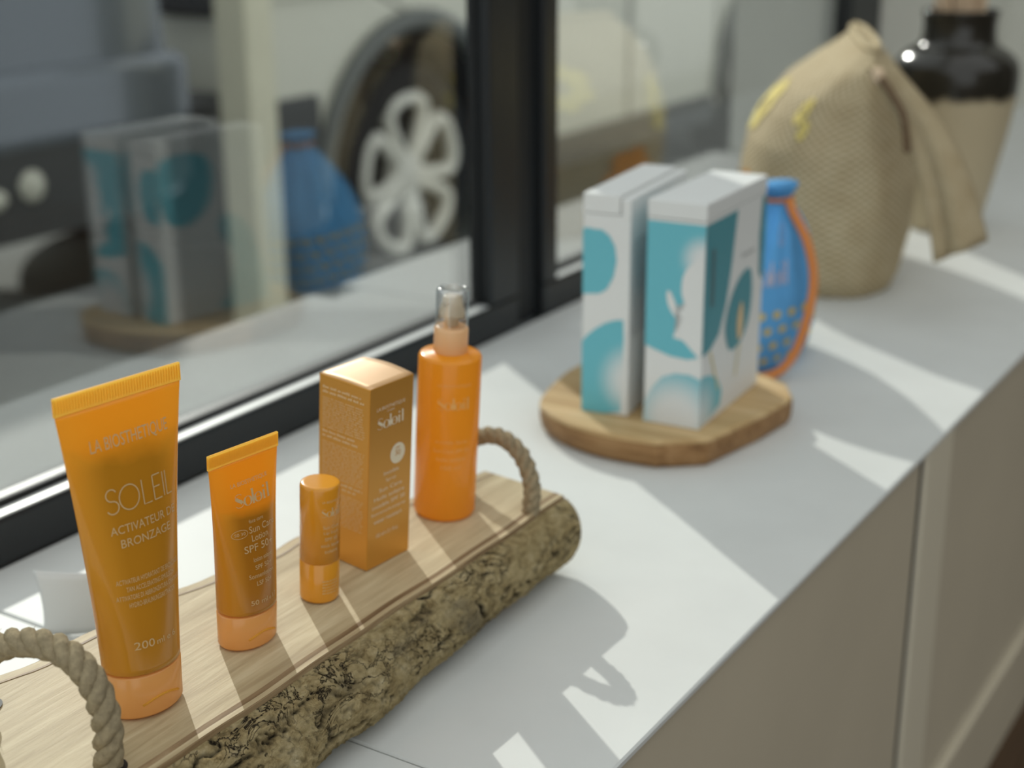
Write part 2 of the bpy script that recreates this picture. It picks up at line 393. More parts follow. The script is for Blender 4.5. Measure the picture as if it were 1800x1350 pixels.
def glaze():
    t = NT('two_tone_glaze'); c = t.n('ShaderNodeTexCoord'); sp = t.n('ShaderNodeSeparateXYZ'); t.l(c.outputs['Object'], sp.inputs[0])
    nz = t.noise(c.outputs['Object'], 26, 3, .5)
    a = t.n('ShaderNodeMath', operation='MULTIPLY_ADD'); a.inputs[1].default_value = .035; t.l(nz, a.inputs[0]); t.l(sp.outputs['Z'], a.inputs[2])
    mr = t.n('ShaderNodeMapRange'); mr.inputs['From Min'].default_value = .183; mr.inputs['From Max'].default_value = .193; t.l(a.outputs[0], mr.inputs['Value'])
    t.l(t.mix(mr.outputs[0], lin((190, 176, 146)), lin((44, 42, 36))), t.p.inputs['Base Color'])
    m2 = t.n('ShaderNodeMapRange'); m2.inputs['To Min'].default_value = .6; m2.inputs['To Max'].default_value = .16; t.l(mr.outputs[0], m2.inputs['Value']); t.l(m2.outputs[0], t.p.inputs['Roughness'])
    return t.m
M['glaze'] = glaze()
M['reed'] = pm('dried_reed', (214, 190, 160), .8, var=.15, vscale=60)
M['asphalt'] = pm('grey_street', (132, 136, 133), .9, 0, .2, var=.10, vscale=1.2, bump=.3, bscale=60)
M['car_dark'] = pm('slate_car_paint', (108, 117, 128), .25, .3, .5, coat=.8)
M['car_silver'] = pm('silver_car_paint', (214, 213, 198), .3, .1, .5, coat=.6)
M['trim_black'] = pm('black_car_trim', (58, 62, 64), .5)
M['trim_grey'] = pm('grey_arch_trim', (104, 108, 106), .5)
M['tyre'] = pm('tyre_rubber', (30, 32, 34), .8, 0, .2)
M['rim_dark'] = pm('wheel_dark', (50, 50, 48), .5, .3)
M['rim_white'] = pm('wheel_spoke_paint', (238, 236, 226), .35, 0, .5)
M['car_glass'] = pm('dark_car_glass', (34, 40, 46), .08, 0, .8)
M['lamp_red'] = pm('red_lamp_lens', (150, 30, 26), .2)
M['post'] = pm('cream_post_paint', (232, 228, 204), .45, var=.04, vscale=12)
M['facade'] = pm('far_facade_render', (196, 194, 182), .9, var=.06, vscale=2)

# ------------------------------------------------------------------ setting
XW, XG, XE = -.76, -.78, -.305          # window face, glass plane, worktop front edge
Y_END = 3.0; FLOOR = -.475; STREET = -.72
struct('floor', mb(-.75, 5, -2.5, Y_END, FLOOR-.05, FLOOR), M['floor'], 'brown wooden floor beside the window bench')
# floor planks along the bench that are near enough to see
fl = bpy.data.objects['floor']
pk = mb(0, .118, 0, 1.2, 0, .004, bev=.0012, seg=1).copy()
pme = bpy.data.meshes.new('plank'); pk.to_mesh(pme); pk.free(); pme.materials.append(M['floor'])
for i in range(9):
    for j in range(3):
        o = link(bpy.data.objects.new('plank', pme), fl); o.location = (-.275+i*.12, -.3+j*1.204-(i % 3)*.4, FLOOR)
struct('wall_right', mb(-.76, 5, Y_END, Y_END+.1, FLOOR, 2.6), M['wall'], 'pale plaster end wall past the vase')
bm = bmesh.new(); box(bm, -1.0, XW+.005, 2.26, Y_END, -.72, 2.6); box(bm, -1.0, XW+.005, -2.5, -1.2, -.72, 2.6); box(bm, -1.0, XW+.005, -1.2, 2.26, 2.1, 2.6)
struct('wall_left', bm, M['wall'], 'pale plaster wall pier at the far window jamb')
struct('shade_panel', mb(.40, 5, Y_END-.03, Y_END, FLOOR, 2.6, bev=.004), M['wall_dark'], 'unseen dark panel added on the end wall to darken room-facing sides')  # added out of view so cartons and bag turn darker on the room side
struct('wall_base', mb(-1.0, -.775, -1.2, 2.26, -.72, -.004), M['outer'], 'low outer wall under the shop window')
struct('wall_back', mb(5, 5.1, -2.5, Y_END+.1, FLOOR, 2.6), M['wall_dark'], 'dark far wall of the shop')

def window(n, y0, y1, s0, s1, label):
    """y0..y1 room-face span of the stiles' inner edges; s0, s1 = outer edges of stiles."""
    root = link(bpy.data.objects.new('window_%d' % n, None)); root['kind'] = 'structure'; root['label'] = label
    b = bmesh.new(); box(b, -.800, XW, s0, s1, 0, .034, bev=.003)
    obj('bottom_rail', b, M['black'], root)
    b = bmesh.new(); box(b, -1.03, -.80, s0, s1, -.03, -.003, bev=.003); obj('outer_sill', b, M['outer'], root)
    b = bmesh.new(); box(b, -.80, XW, s0, s1, 2.05, 2.1, bev=.003); obj('top_rail', b, M['black'], root)
    for a, c in ((s0, y0), (y1, s1)):
        b = bmesh.new(); box(b, -.786, XW, a, c, .034, 2.05, bev=.003); obj('stile', b, M['black'], root)
    b = bmesh.new()
    box(b, XG+.0005, XG+.0055, y0, y1, .034, .0395, bev=.001); box(b, XG+.001, XG+.007, y0, y0+.004, .034, 2.05); box(b, XG+.001, XG+.007, y1-.004, y1, .034, 2.05)
    obj('gasket', b, M['gasket'], root)
    obj('ledge_glare', mb(XG+.0065, XW-.0015, y0+.002, y1-.002, .0335, .0352, bev=.0006, seg=1), M['glare'], root, label='pale strip standing for sun glare along the rail')  # added strip: sun glare on the rail ledge painted as a pale surface
    b = bmesh.new(); box(b, XG-.004, XG, y0, y1, .034, 2.05); obj('pane', b, M['pane'], root)
window(1, -1.15, 1.166, -1.2, 1.218, 'large left pane in black metal frame looking onto the street')
window(2, 1.294, 2.13, 1.266, 2.26, 'right pane in black metal frame beyond the post')
# post between the two sashes: recessed groove
struct('trim_1', mb(-.80, -.770, 1.218, 1.266, 0, 2.1), M['gasket'], 'black recessed post between the two window frames')

# worktop: slabs meeting at seams
t = thing('worktop', 'white laminate window-bench top with fine seams, sun patches across it', 'worktop', (0, 0, 0))
for a, b_ in ((-1.2, -.3705), (-.3695, .5281), (.5293, 1.93), (1.931, Y_END)):
    obj('slab', mb(XW, XE, a, b_, -.005, 0, bev=.0012, seg=1), M['counter'], t)
t = thing('bench_cabinet', 'taupe lacquered cabinet front under the white worktop', 'cabinet', (0, 0, 0))
obj('carcass', mb(-.755, -.335, -1.2, Y_END, FLOOR+.1, -.0055), M['cabinet'], t)
for a, b_ in ((-1.2, -.42), (-.33, .40), (.41, 1.093)):
    obj('front_panel', mb(-.333, -.3085, a, b_, -.366, -.0055, bev=.0015), M['cabinet'], t)
obj('pilaster_strip', mb(-.333, -.3065, 1.107, 1.178, -.366, -.0055, bev=.002), M['cabinet_strip'], t, label='paler narrow upright strip')
obj('gap_shade_fill', mb(-.334, -.3105, 1.0935, 1.1065, -.366, -.0055), M['gasket'], t, label='dark filler standing for the shade in the panel gap')  # the shade of the open gap, put in as a dark filler
for a, b_ in ((1.179, 1.95), (1.96, Y_END)):
    obj('front_panel', mb(-.333, -.3100, a, b_, -.366, -.0055, bev=.0015), M['cabinet'], t)
bm = bmesh.new(); box(bm, -.60, -.302, -1.2, Y_END, FLOOR, -.370, bev=.003)
struct('baseboard_left', bm, M['cabinet'], 'taupe plinth along the foot of the bench cabinet')

# ------------------------------------------------------------------ street
struct('ground', mb(-30, -1.0, -20, 40, STREET-.1, STREET), M['asphalt'], 'grey street outside the window')
bm = bmesh.new(); box(bm, -9.4, -9.0, -6, 26, STREET, 2.4)
fac = tag(obj('far_building', bm, M['facade']), 'pale rendered building front across the street', 'building')
for k in range(8):
    obj('window', mb(-9.0, -8.96, -4+k*3.4, -2.4+k*3.4, .1, 1.7, bev=.01), M['car_glass'], fac)
ba = thing('street_post', 'cream square metal post on the pavement outside the left pane', 'post', (-2.36, 2.60, STREET))
obj('shaft', mb(-.048, .048, -.048, .048, .012, 1.12, bev=.008), M['post'], ba)
obj('base_plate', mb(-.075, .075, -.075, .075, 0, .012, bev=.003), M['post'], ba)
obj('post_cap', mb(-.052, .052, -.052, .052, 1.12, 1.135, bev=.004), M['post'], ba)

def wheel(parent, loc, R, style):
    b = bmesh.new(); n = 48
    rings = [[(x, r*math.cos(2*PI*k/n), r*math.sin(2*PI*k/n)) for k in range(n)] for r, x in
             ((R*.66, -.20), (R*.93, -.20), (R, -.17), (R, -.03), (R*.94, .0), (R*.70, -.005), (R*.66, -.03))]
    loft(b, rings, False, False)
    wh = obj('wheel', b, M['tyre'], parent, True, loc=loc)
    b = bmesh.new(); rings = [[(x, r*math.cos(2*PI*k/n), r*math.sin(2*PI*k/n)) for k in range(n)] for r, x in ((R*.70, -.012), (R*.66, -.02), (R*.62, -.08), (.03, -.085))]
    loft(b, rings, False, True); obj('rim', b, M['rim_dark'], wh, True)
    b = bmesh.new(); rings = [[(x, r*math.cos(2*PI*k/24), r*math.sin(2*PI*k/24)) for k in range(24)] for r, x in ((.075, -.05), (.07, -.012), (.055, -.006))]
    loft(b, rings, False, True); obj('hub_cap', b, M['rim_white'], wh, True)
    sm = None
    for k in range(5):
        if sm is None:
            b = bmesh.new()
            pts = [(-.025, -.018, .05), (-.018, -.045, R*.28), (-.014, -.085, R*.55), (-.012, -.055, R*.665), (-.012, 0, R*.69), (-.012, .055, R*.665), (-.014, .085, R*.55), (-.018, .045, R*.28), (-.025, .018, .05)]
            tube(b, cr(pts, 6), .021, 8)
            s = obj('spoke', b, M['rim_white'], wh, True); sm = s.data
        else: s = link(bpy.data.objects.new('spoke', sm), wh)
        s.rotation_euler = (2*PI*k/5+.06, 0, 0)
    return wh
def car(name, label, loc, rotz, paint, L, W, R, front_wheel, base, hood, style, sill=.24, arch=1.22, mir=False, clad=False, over=0, tail=False):
    root = thing(name, label, 'car', loc, (0, 0, rotz))
    y1, y2 = front_wheel, front_wheel+base
    ra = R*arch
    # side outline (y, z) of the lower body with wheel arches
    pl = [(0.02, sill+.02+over), (0, .45+over), (.04, hood-.12), (.18, hood-.02), (1.0, hood+.10), (L-.9, hood+.10), (L-.08, hood+.04), (L, .55), (L-.03, sill+.02)]
    def archp(c): return [(c+ra*math.cos(a), max(R+ra*math.sin(a), sill)) for a in [math.radians(q) for q in range(-6, 187, 8)]]
    poly = pl + archp(y2)+archp(y1)
    b = bmesh.new(); sec = []
    A = [b.verts.new((0, y, z)) for y, z in poly]; B = [b.verts.new((-W, y, z)) for y, z in poly]
    fa = b.faces.new(A); fb = b.faces.new(list(reversed(B)))
    for i in range(len(poly)):
        j = (i+1) % len(poly); b.faces.new((A[j], A[i], B[i], B[j]))
    bmesh.ops.triangulate(b, faces=[fa, fb]); bmesh.ops.recalc_face_normals(b, faces=b.faces)
    body = obj('body', b, paint, root)
    md = body.modifiers.new('bevel', 'BEVEL'); md.width = .05; md.segments = 3; md.limit_method = 'ANGLE'; md.angle_limit = math.radians(50)
    # inner arch liner
    for c in (y1, y2):
        b = bmesh.new(); rings = []
        for x in (-.02, -.30):
            rings.append([(x, c+(ra-.004)*math.cos(math.radians(q)), R+(ra-.004)*math.sin(math.radians(q))) for q in range(-6, 187, 8)])
        loft(b, rings, False, False, False)
        obj('arch_liner', b, M['tyre'], root)
        b = bmesh.new(); tube(b, [(.004, c+(ra+.02)*math.cos(math.radians(q)), R+(ra+.02)*math.sin(math.radians(q))) for q in range(0, 181, 10)], .03, 8)
        obj('arch_molding', b, M['trim_grey'], root, True)
        for x, rz in ((-.02, 0), (-W+.02, PI)):
            wh = wheel(root, (x, c, R), R, style); wh.rotation_euler = (0, 0, rz)
    # cabin with side windows
    b = bmesh.new()
    zt = hood+.10; zr = zt+.72; c0 = .16 if tail else .55
    low = [(-.05, c0), (-.05, L-.30), (-W+.05, L-.30), (-W+.05, c0)]; top = [(-.16, c0+(.12 if tail else .62)), (-.16, L-.55), (-W+.16, L-.55), (-W+.16, c0+(.12 if tail else .62))]
    loft(b, [[(x, y, zt-.02) for x, y in low], [(x, y, zr) for x, y in top]]); bmesh.ops.recalc_face_normals(b, faces=b.faces)
    cb = obj('cabin', b, paint, root); md = cb.modifiers.new('bevel', 'BEVEL'); md.width = .05; md.segments = 3
    def sidept(y, f, e=.006): return (-.05-.11*f+e, y, zt-.02+(zr-zt+.02)*f)
    for ya, yb, yc, yd in ((1.25, L*.5-.03, L*.5-.03, 1.62), (L*.5+.05, L-.62, L-.92, L*.5+.05)):
        b = bmesh.new(); f = [b.verts.new(p) for p in (sidept(ya, .12), sidept(yb, .12), sidept(yc, .86), sidept(yd, .86))]; b.faces.new(f)
        r = bmesh.ops.extrude_face_region(b, geom=b.faces[:]); bmesh.ops.translate(b, vec=(-.03, 0, 0), verts=[v for v in r['geom'] if isinstance(v, bmesh.types.BMVert)])
        obj('side_window', b, M['car_glass'], root)
    for k, y in enumerate((1.12, L*.5, L-1.25)):
        obj('door_seam', mb(-.004, .003, y-.006, y+.006, sill+.08, hood+.06), M['trim_black'], root)
    for y in (L*.5-.22, L-1.5):
        obj('door_handle', mb(0, .035, y, y+.17, hood-.06, hood-.03, bev=.008), paint, root)
    obj('sill_trim', mb(-.06, .012, y1+ra+.04, y2-ra-.04, sill-.03, sill+.09, bev=.015), M['trim_black'], root)
    obj('crease_line', mb(-.01, .016, y1-.6 if y1 > .7 else .05, L-.1, hood-.16, hood-.125, bev=.008), paint, root)
    obj('end_bumper', mb(-W+.08, -.08, -.06, .10, sill+over, .64, bev=.04), M['trim_black'], root)
    obj('end_bumper', mb(-W+.08, -.08, L-.10, L+.05, sill, .50, bev=.04), M['trim_black'], root)
    obj('lamp', mb(-.30, -.01, -.012, .10, hood-.20, hood-.06, bev=.02), M['car_glass'], root)
    obj('lamp', mb(-.30, -.01, L-.09, L+.012, hood-.30, hood-.10, bev=.02), M['lamp_red'], root)
    if tail:                                            # wrap-round bumper with a shelf, black plastic below, small lamp
        obj('bumper_shelf', mb(-W-.02, .035, -.03, y1-ra-.04, .60, .775, bev=.035, seg=4), paint, root)
        b = bmesh.new(); prism(b, [(-.01, .48), (.16, .42), (y1-ra-.02, .42), (y1-ra-.02, .61), (-.01, .61)], 0, .10)
        for v in b.verts: v.co = Vector((v.co.z-.08, v.co.x, v.co.y))
        bmesh.ops.recalc_face_normals(b, faces=b.faces); obj('lower_cladding', b, M['trim_black'], root)
        b = bmesh.new(); bmesh.ops.create_uvsphere(b, u_segments=20, v_segments=10, radius=.035)
        for v in b.verts: v.co = Vector((v.co.x*.4+.022, v.co.y+.465, v.co.z+.535))
        obj('fog_lamp', b, M['car_silver'], root, True)
        b = bmesh.new(); bmesh.ops.create_uvsphere(b, u_segments=20, v_segments=10, radius=.03)
        for v in b.verts: v.co = Vector((v.co.x*.4+.022, v.co.y*1.3+.57, v.co.z*.8+.520))
        obj('fog_lamp', b, M['car_silver'], root, True)
    if clad:                                            # dark plastic lower front corner
        obj('corner_cladding', mb(-.12, .014, -.03, y1-ra-.01, sill+.01, .62, bev=.02), M['trim_black'], root)
    if mir:                                             # built facing +Y; this one points the other way
        seen = set(); FL = Matrix.Scale(-1, 4, (0, 1, 0))
        for o in root.children_recursive:
            o.location.y *= -1; o.rotation_euler.x *= -1
            if o.data.name not in seen:
                seen.add(o.data.name); o.data.transform(FL); o.data.flip_normals()
    return root
car('parked_car', 'silver grey car with pale split-spoke wheels parked outside behind the post', (-2.53, 2.80, STREET), 0, M['car_silver'], 4.0, 1.5, .325, .70, 2.50, 1.02, 0, arch=1.32, clad=True)
car('parked_car', 'dark slate car at far left beyond the left pane', (-2.55, 2.56, STREET), 0, M['car_dark'], 4.5, 1.6, .33, 1.06, 2.6, 1.12, 0, sill=.42, mir=True, tail=True)

# ------------------------------------------------------------------ log tray
TILT = .07
def topz(x): return .0565-.07*(x+.49)
def interp(t, pts):
    for (a, va), (b, vb) in zip(pts, pts[1:]):
        if t <= b: return va+(vb-va)*max(0, (t-a))/(b-a)
    return pts[-1][1]
Y0, Y1 = .285, .762
XF = lambda y: -.4425+.0006*math.sin(y*31)+.0004*math.sin(y*83)
XB = lambda y: interp(y, [(Y0, -.560), (.41, -.556), (.53, -.548), (.65, -.530), (.72, -.514), (Y1, -.500)])+.0022*math.sin(y*47)+.0014*math.sin(y*119+1)
tray = thing('log_tray', 'half-log tray with sawn flat top, rough bark sides and two rope handles', 'tray', (0, 0, 0))
_side = [(.001, .0015), (.0075, -.004), (.0115, -.012), (.0125, -.022), (.0105, -.031), (.0055, -.0385), (-.003, -.0435), (-.016, -.0462)]
_sc = [(p.x, p.y) for p in cr([(a, b, 0) for a, b in _side], 8)]
def log_prof(y, n, grow=0.0):
    """outline from the front top edge down round the underside to the back top edge: (x, z, edge fade, normal)."""
    xf, xb = XF(y), XB(y); zf, zb = topz(xf)-.004, topz(xb)-.004
    gr = min(1.4, max(0, (.66-y)/.15))*.013*(1+.25*math.sin(y*60))
    pts = [(xf+u+gr*min(1, -v/.040), max(.0085, zf+v)) for u, v in _sc]
    kb = (zb-.0085)/.044
    bk = [(xb-u*1.0, max(.0085, zb+v*kb)) for u, v in reversed(_sc)]
    pts = pts+bk
    L = [0]
    for p, q in zip(pts, pts[1:]): L.append(L[-1]+math.hypot(q[0]-p[0], q[1]-p[1]))
    out = []; j = 0
    for k in range(n+1):
        t = L[-1]*(k/n)**1.25
        while j < len(L)-2 and L[j+1] < t: j += 1
        s = (t-L[j])/max(1e-9, L[j+1]-L[j]); p, q = pts[j], pts[j+1]
        d = math.hypot(q[0]-p[0], q[1]-p[1]) or 1
        nx, nz = -(q[1]-p[1])/d, (q[0]-p[0])/d
        out.append((p[0]+(q[0]-p[0])*s+nx*grow, p[1]+(q[1]-p[1])*s+nz*grow, min(1, min(t, L[-1]-t)/.006), nx, nz))
    return out
# core with sawn top
NY = 60
bm = bmesh.new(); rings = []
for i in range(NY+1):
    y = Y0+(Y1-Y0)*i/NY; pr = log_prof(y, 40, -.0025)
    top = [(XB(y)+(XF(y)-XB(y))*k/10, y, topz(XB(y)+(XF(y)-XB(y))*k/10)) for k in range(11)]
    rings.append([(q[0], y, q[1]) for q in pr]+top)
loft(bm, rings); bmesh.ops.recalc_face_normals(bm, faces=bm.faces)
obj('sawn_log', bm, M['log_top'], tray)
# inner bark band along the front edge
bm = bmesh.new(); rings = []
for i in range(NY+1):
    y = Y0+(Y1-Y0)*i/NY; x = XF(y)
    rings.append([(x-.0060, y, topz(x-.0060)+.0003), (x+.0006, y, topz(x)-.0004), (x+.0012, y, topz(x)-.0040), (x-.002, y, topz(x)-.006)])
loft(bm, rings); obj('inner_bark_band', bm, M['log_rim'], tray)
bm = bmesh.new(); rings = []
for i in range(NY+1):
    y = Y0+(Y1-Y0)*i/NY; x = XB(y)
    rings.append([(x+.007, y, topz(x+.007)+.0003), (x-.002, y, topz(x)-.001), (x-.0045, y, topz(x)-.0048), (x+.002, y, topz(x)-.006)])
loft(bm, rings); obj('inner_bark_band', bm, M['log_rim'], tray)
# bark: displaced shell
NYB, NS = 520, 120
bm = bmesh.new(); grid = []; cr_l = []
for i in range(NYB+1):
    y = Y0-.002+(Y1+.004-Y0)*i/NYB; row = []
    e = min(i, NYB-i)/9.0; ee = min(1, e)**.5
    for k, (x, z, sa, nx, nz) in enumerate(log_prof(y, NS, .0)):
        p = Vector((x, y, z)); q = Vector((x*1.1, y*.60, z*1.1))
        wv = Vector((noise.noise(q*40), noise.noise(q*40+Vector((9, 3, 1))), noise.noise(q*40+Vector((2, 8, 5)))))*.018
        w2 = Vector((noise.noise(q*170), noise.noise(q*170+Vector((9, 3, 1))), noise.noise(q*170+Vector((2, 8, 5)))))*.006
        r1 = 1-abs(noise.noise((q+wv+w2)*44)); r2_ = 1-abs(noise.noise((q+wv*.7+w2)*105+Vector((5, 5, 5))))
        gate = max(0, min(1, .55+2.2*noise.noise(q*24+Vector((3, 1, 7)))))
        c1 = max(0, (r1-.93)/.07)**.9*max(0, gate*1.3-.3); c2 = max(0, (r2_-.90)/.10)**1.1*.7*(.2+.8*gate)
        h = .0014*noise.noise(q*28)+.0009*noise.noise(q*110)+.0008*noise.noise(p*260)+.0008*noise.noise(p*560)
        d = (h-.0030*c1-.0013*c2)*sa+.0012*sa
        row.append(bm.verts.new((x+nx*d*ee, y, max(z+nz*d*ee, .0060)))); cr_l.append(min(1, c1*1.1+c2*.75))
    grid.append(row)
for i in range(NYB):
    for k in range(NS): bm.faces.new((grid[i][k], grid[i][k+1], grid[i+1][k+1], grid[i+1][k]))
bmesh.ops.recalc_face_normals(bm, faces=bm.faces)
bk = obj('bark', bm, M['bark'], tray, True)
at = bk.data.attributes.new('crack', 'FLOAT', 'POINT'); at.data.foreach_set('value', cr_l)
for fx, fy in ((-.458, .70), (-.458, .35), (-.52, .70), (-.53, .35)):
    obj('peg_foot', lathe(bmesh.new(), [(.0095, 0), (.0105, .002), (.0105, .016)], 24), M['foot'], tray, True, loc=(fx, fy, 0))
def rope(ctrl, R, turns, parent):
    path = cr(ctrl, 14); 
    cen = bmesh.new(); 
    rh = obj('rope_handle', tube(cen, path, R*.5, 10), M['rope'], parent, True)
    fr = frames(path); L = len(path)
    for s in range(3):
        pp = []
        for i, (p, (u, v)) in enumerate(zip(path, fr)):
            a = 2*PI*(turns*i/(L-1)+s/3)
            pp.append(p+(u*math.cos(a)+v*math.sin(a))*R*.52)
        pp2 = cr(pp, 3)
        obj('strand', tube(bmesh.new(), pp2, lambda t: R*.60*(1+.05*math.sin(t*240)), 10), M['rope'], rh, True)
    # loose fibres of the jute
    b = bmesh.new(); rnd = random.Random(3)
    for k in range(150):
        i = rnd.randrange(2, L-2); u, v = fr[i]; a = rnd.random()*2*PI; o = u*math.cos(a)+v*math.sin(a)
        t = (path[i+1]-path[i-1]).normalized()*(rnd.random()-.5)*2
        p0 = path[i]+o*R*.95; p1 = p0+(o*.4+t*1.2)*.0022*(1+rnd.random()); p2 = p1+(o*.2+t)*.002*rnd.random()
        tube(b, [p0, p1, p2], .00009, 3)
    f = obj('fibre', b, M['rope'], rh); f['kind'] = 'stuff'
    return rh
rope([(-.449, .726, .030), (-.4475, .729, .054), (-.449, .733, .070), (-.460, .738, .086), (-.478, .741, .0935), (-.498, .741, .088), (-.511, .738, .072), (-.514, .735, .054), (-.514, .735, .03)], .0052, 7, tray)
rope([(-.459, .386, .030), (-.4590, .387, .056), (-.456, .386, .080), (-.461, .3845, .099), (-.474, .383, .1095), (-.494, .381, .1100), (-.517, .380, .1010), (-.534, .381, .084), (-.541, .386, .062), (-.541, .388, .03)], .0062, 7, tray)
bm = bmesh.new()
lathe(bm, [(.0078, .0), (.0084, .0006)], 20); 
for v in bm.verts: v.co = Vector((v.co.x-.459, v.co.y+.387, v.co.z+topz(-.459)-.0004))
obj('handle_hole', bm, M['gasket'], tray)
bm = bmesh.new()
lathe(bm, [(.0075, .0), (.0080, .0006)], 20)
for v in bm.verts: v.co = Vector((v.co.x-.541, v.co.y+.387, v.co.z+topz(-.541)-.0004))
obj('handle_hole', bm, M['gasket'], tray)

# ------------------------------------------------------------------ products on the tray
def stand(x, y, yaw, tilt=TILT): return Matrix.Translation((x, y, topz(x)+.0003)) @ Matrix.Rotation(tilt, 4, 'Y') @ Matrix.Rotation(yaw, 4, 'Z')
def make_tube(name, label, x, y, yaw, tilt, L, wt, a0, b0, hc, mat, crimp_h):
    root = thing(name, label, 'tube', mw=stand(x, y, yaw, tilt))
    Hc = L-crimp_h; n = 72
    def ab(h):
        s = min(1, max(0, (h-hc)/(Hc-hc)))
        a = a0+(wt/2-a0)*(s**1.25); b = b0*(1-s**1.55)+.0007
        return a, b
    def ring(h, ins=0, k=1):
        a, b = ab(h)
        return [((a*k-ins)*math.cos(2*PI*i/n), (b*k-min(ins, b*.5))*math.sin(2*PI*i/n), h) for i in range(n)]
    bm = bmesh.new(); rings = [ring(hc+.0006, .0012), ring(hc+.0014)]
    N = 44
    for i in range(1, N+1): rings.append(ring(hc+.0014+(Hc-hc-.0014)*i/N))
    loft(bm, rings); obj('body', bm, mat, root, True)
    bm = bmesh.new(); hw = wt/2+.0003
    box(bm, -hw, hw, -.0008, .0008, Hc-.0004, L, bev=.0003, seg=1)
    cp = obj('crimp', bm, M['crimp'], root)
    bm = bmesh.new()
    for i in range(46):
        xx = -hw+.0008+i*(2*hw-.0016)/45
        box(bm, xx-.00022, xx+.00022, -.00086, .00086, Hc+.001, L-.0008)
    f = obj('crimp_rib', bm, M['crimp'], cp); f['kind'] = 'stuff'
    # flip cap
    bm = bmesh.new(); rr = []
    for h, g in ((0, -.0022), (.0006, -.0008), (.0018, 0), (hc-.0008, .0003), (hc, -.0004)):
        rr.append([((a0+g)*math.cos(2*PI*i/n), (b0+g)*math.sin(2*PI*i/n), h) for i in range(n)])
    loft(bm, rr); c = obj('flip_cap', bm, M['cap'], root, True)
    bm = bmesh.new(); tl = a0*.62
    path = [((a0*math.cos(t))*1.002, b0*math.sin(t)*1.002-.0002, hc*.34+.0028*math.cos((t+PI/2)*3)) for t in [-PI/2+(-.55+1.1*i/16) for i in range(17)]]
    tube(bm, path, .0006, 6); obj('thumb_notch', bm, M['crimp'], c, True)
    def front(u, h):
        a, b = ab(h); q = max(0.0, 1-(u/a)**2)
        return (u, -b*math.sqrt(q)-.00025, h)
    return root, front
tb, fr_ = make_tube('lotion_tube', 'tall amber lotion tube, the largest one, on the near end of the log tray', -.4840, .4340, 1.4373, .016, .1636, .0672, .0195, .0152, .0225, M['tube_big'], .0085)
bm = bmesh.new(); put_text(bm, 'LA BIOSTHETIQUE', -.0195, .0225, .1335, .1405, fr_); obj('brand_lettering', bm, M['silver'], tb)
bm = bmesh.new(); thin_soleil(bm, -.0165, .0180, .1050, .1165, fr_, .0006); obj('title_lettering', bm, M['silver'], tb)
bm = bmesh.new(); put_text(bm, 'ACTIVATEUR DE', -.0160, .0205, .0950, .0990, fr_); put_text(bm, 'BRONZAGE', -.0120, .0160, .0882, .0922, fr_); obj('name_lettering', bm, M['silver'], tb)
bm = bmesh.new()
for i, (s, q) in enumerate((('ACTIVATEUR HYDRATANT DE BRONZAGE', .0175), ('TAN ACCELERATING EMULSION', .0135), ('ATTIVATORE DI ABBRONZATURA IDRATANTE', .0180), ('HYDRO-BRÄUNUNGSAKTIVATOR', .0130))):
    put_text(bm, s, -q+.001, q+.001, 0.0708-i*.0040, .0732-i*.0040+(.0006 if 'Ä' in s else 0), fr_)
obj('small_lettering', bm, M['silver'], tb)
bm = bmesh.new(); put_text(bm, '200', -.0120, -.0025, .0372, .0412, fr_); put_text(bm, 'ml e 6', -.0012, .0105, .0372, .0402, fr_); obj('volume_lettering', bm, M['silver'], tb)

ts, fs_ = make_tube('lotion_tube', 'small orange lotion tube with pale orange cap, between tall tube and stick', -.4845, .5076, 1.458, .057, .1096, .0452, .0167, .0128, .0195, M['tube_small'], .0075)
bm = bmesh.new(); put_text(bm, 'LA BIOSTHETIQUE', -.0115, .0125, .0893, .0918, fs_); serif_soleil(bm, -.0105, .0125, .0790, .0865, fs_); obj('brand_lettering', bm, M['silver'], ts)
bm = bmesh.new(); put_text(bm, 'face care', -.004, .0055, .0697, .0716, fs_); put_text(bm, 'Sun Care', -.0045, .0135, .0645, .0680, fs_)
put_text(bm, 'Lotion', -.0035, .0075, .0600, .0634, fs_); put_text(bm, 'SPF 50+', -.0085, .0105, .0548, .0586, fs_); obj('name_lettering', bm, M['silver'], ts)
bm = bmesh.new()
stroke(bm, arcpts(-.0098, .0655, .0044, .0022, 0, 360, 28), .00025, .00025, fs_); put_text(bm, '50 30', -.0128, -.0068, .0647, .0663, fs_)
for i, (a, b, s) in enumerate(((-.004, .0085, 'lotion solaire'), (-.0035, .0075, 'SPF 50+'), (-.0075, .0085, 'Sonnenlotion'), (-.0035, .0065, 'LSF 50+'))):
    put_text(bm, s, a, b, .0492-i*.0043, .0516-i*.0043, fs_)
obj('small_lettering', bm, M['silver'], ts)
bm = bmesh.new(); put_text(bm, '50 ml', -.0075, .0025, .0262, .0288, fs_); put_text(bm, 'e 1.7', .0038, .0095, .0262, .0286, fs_); obj('volume_lettering', bm, M['silver'], ts)

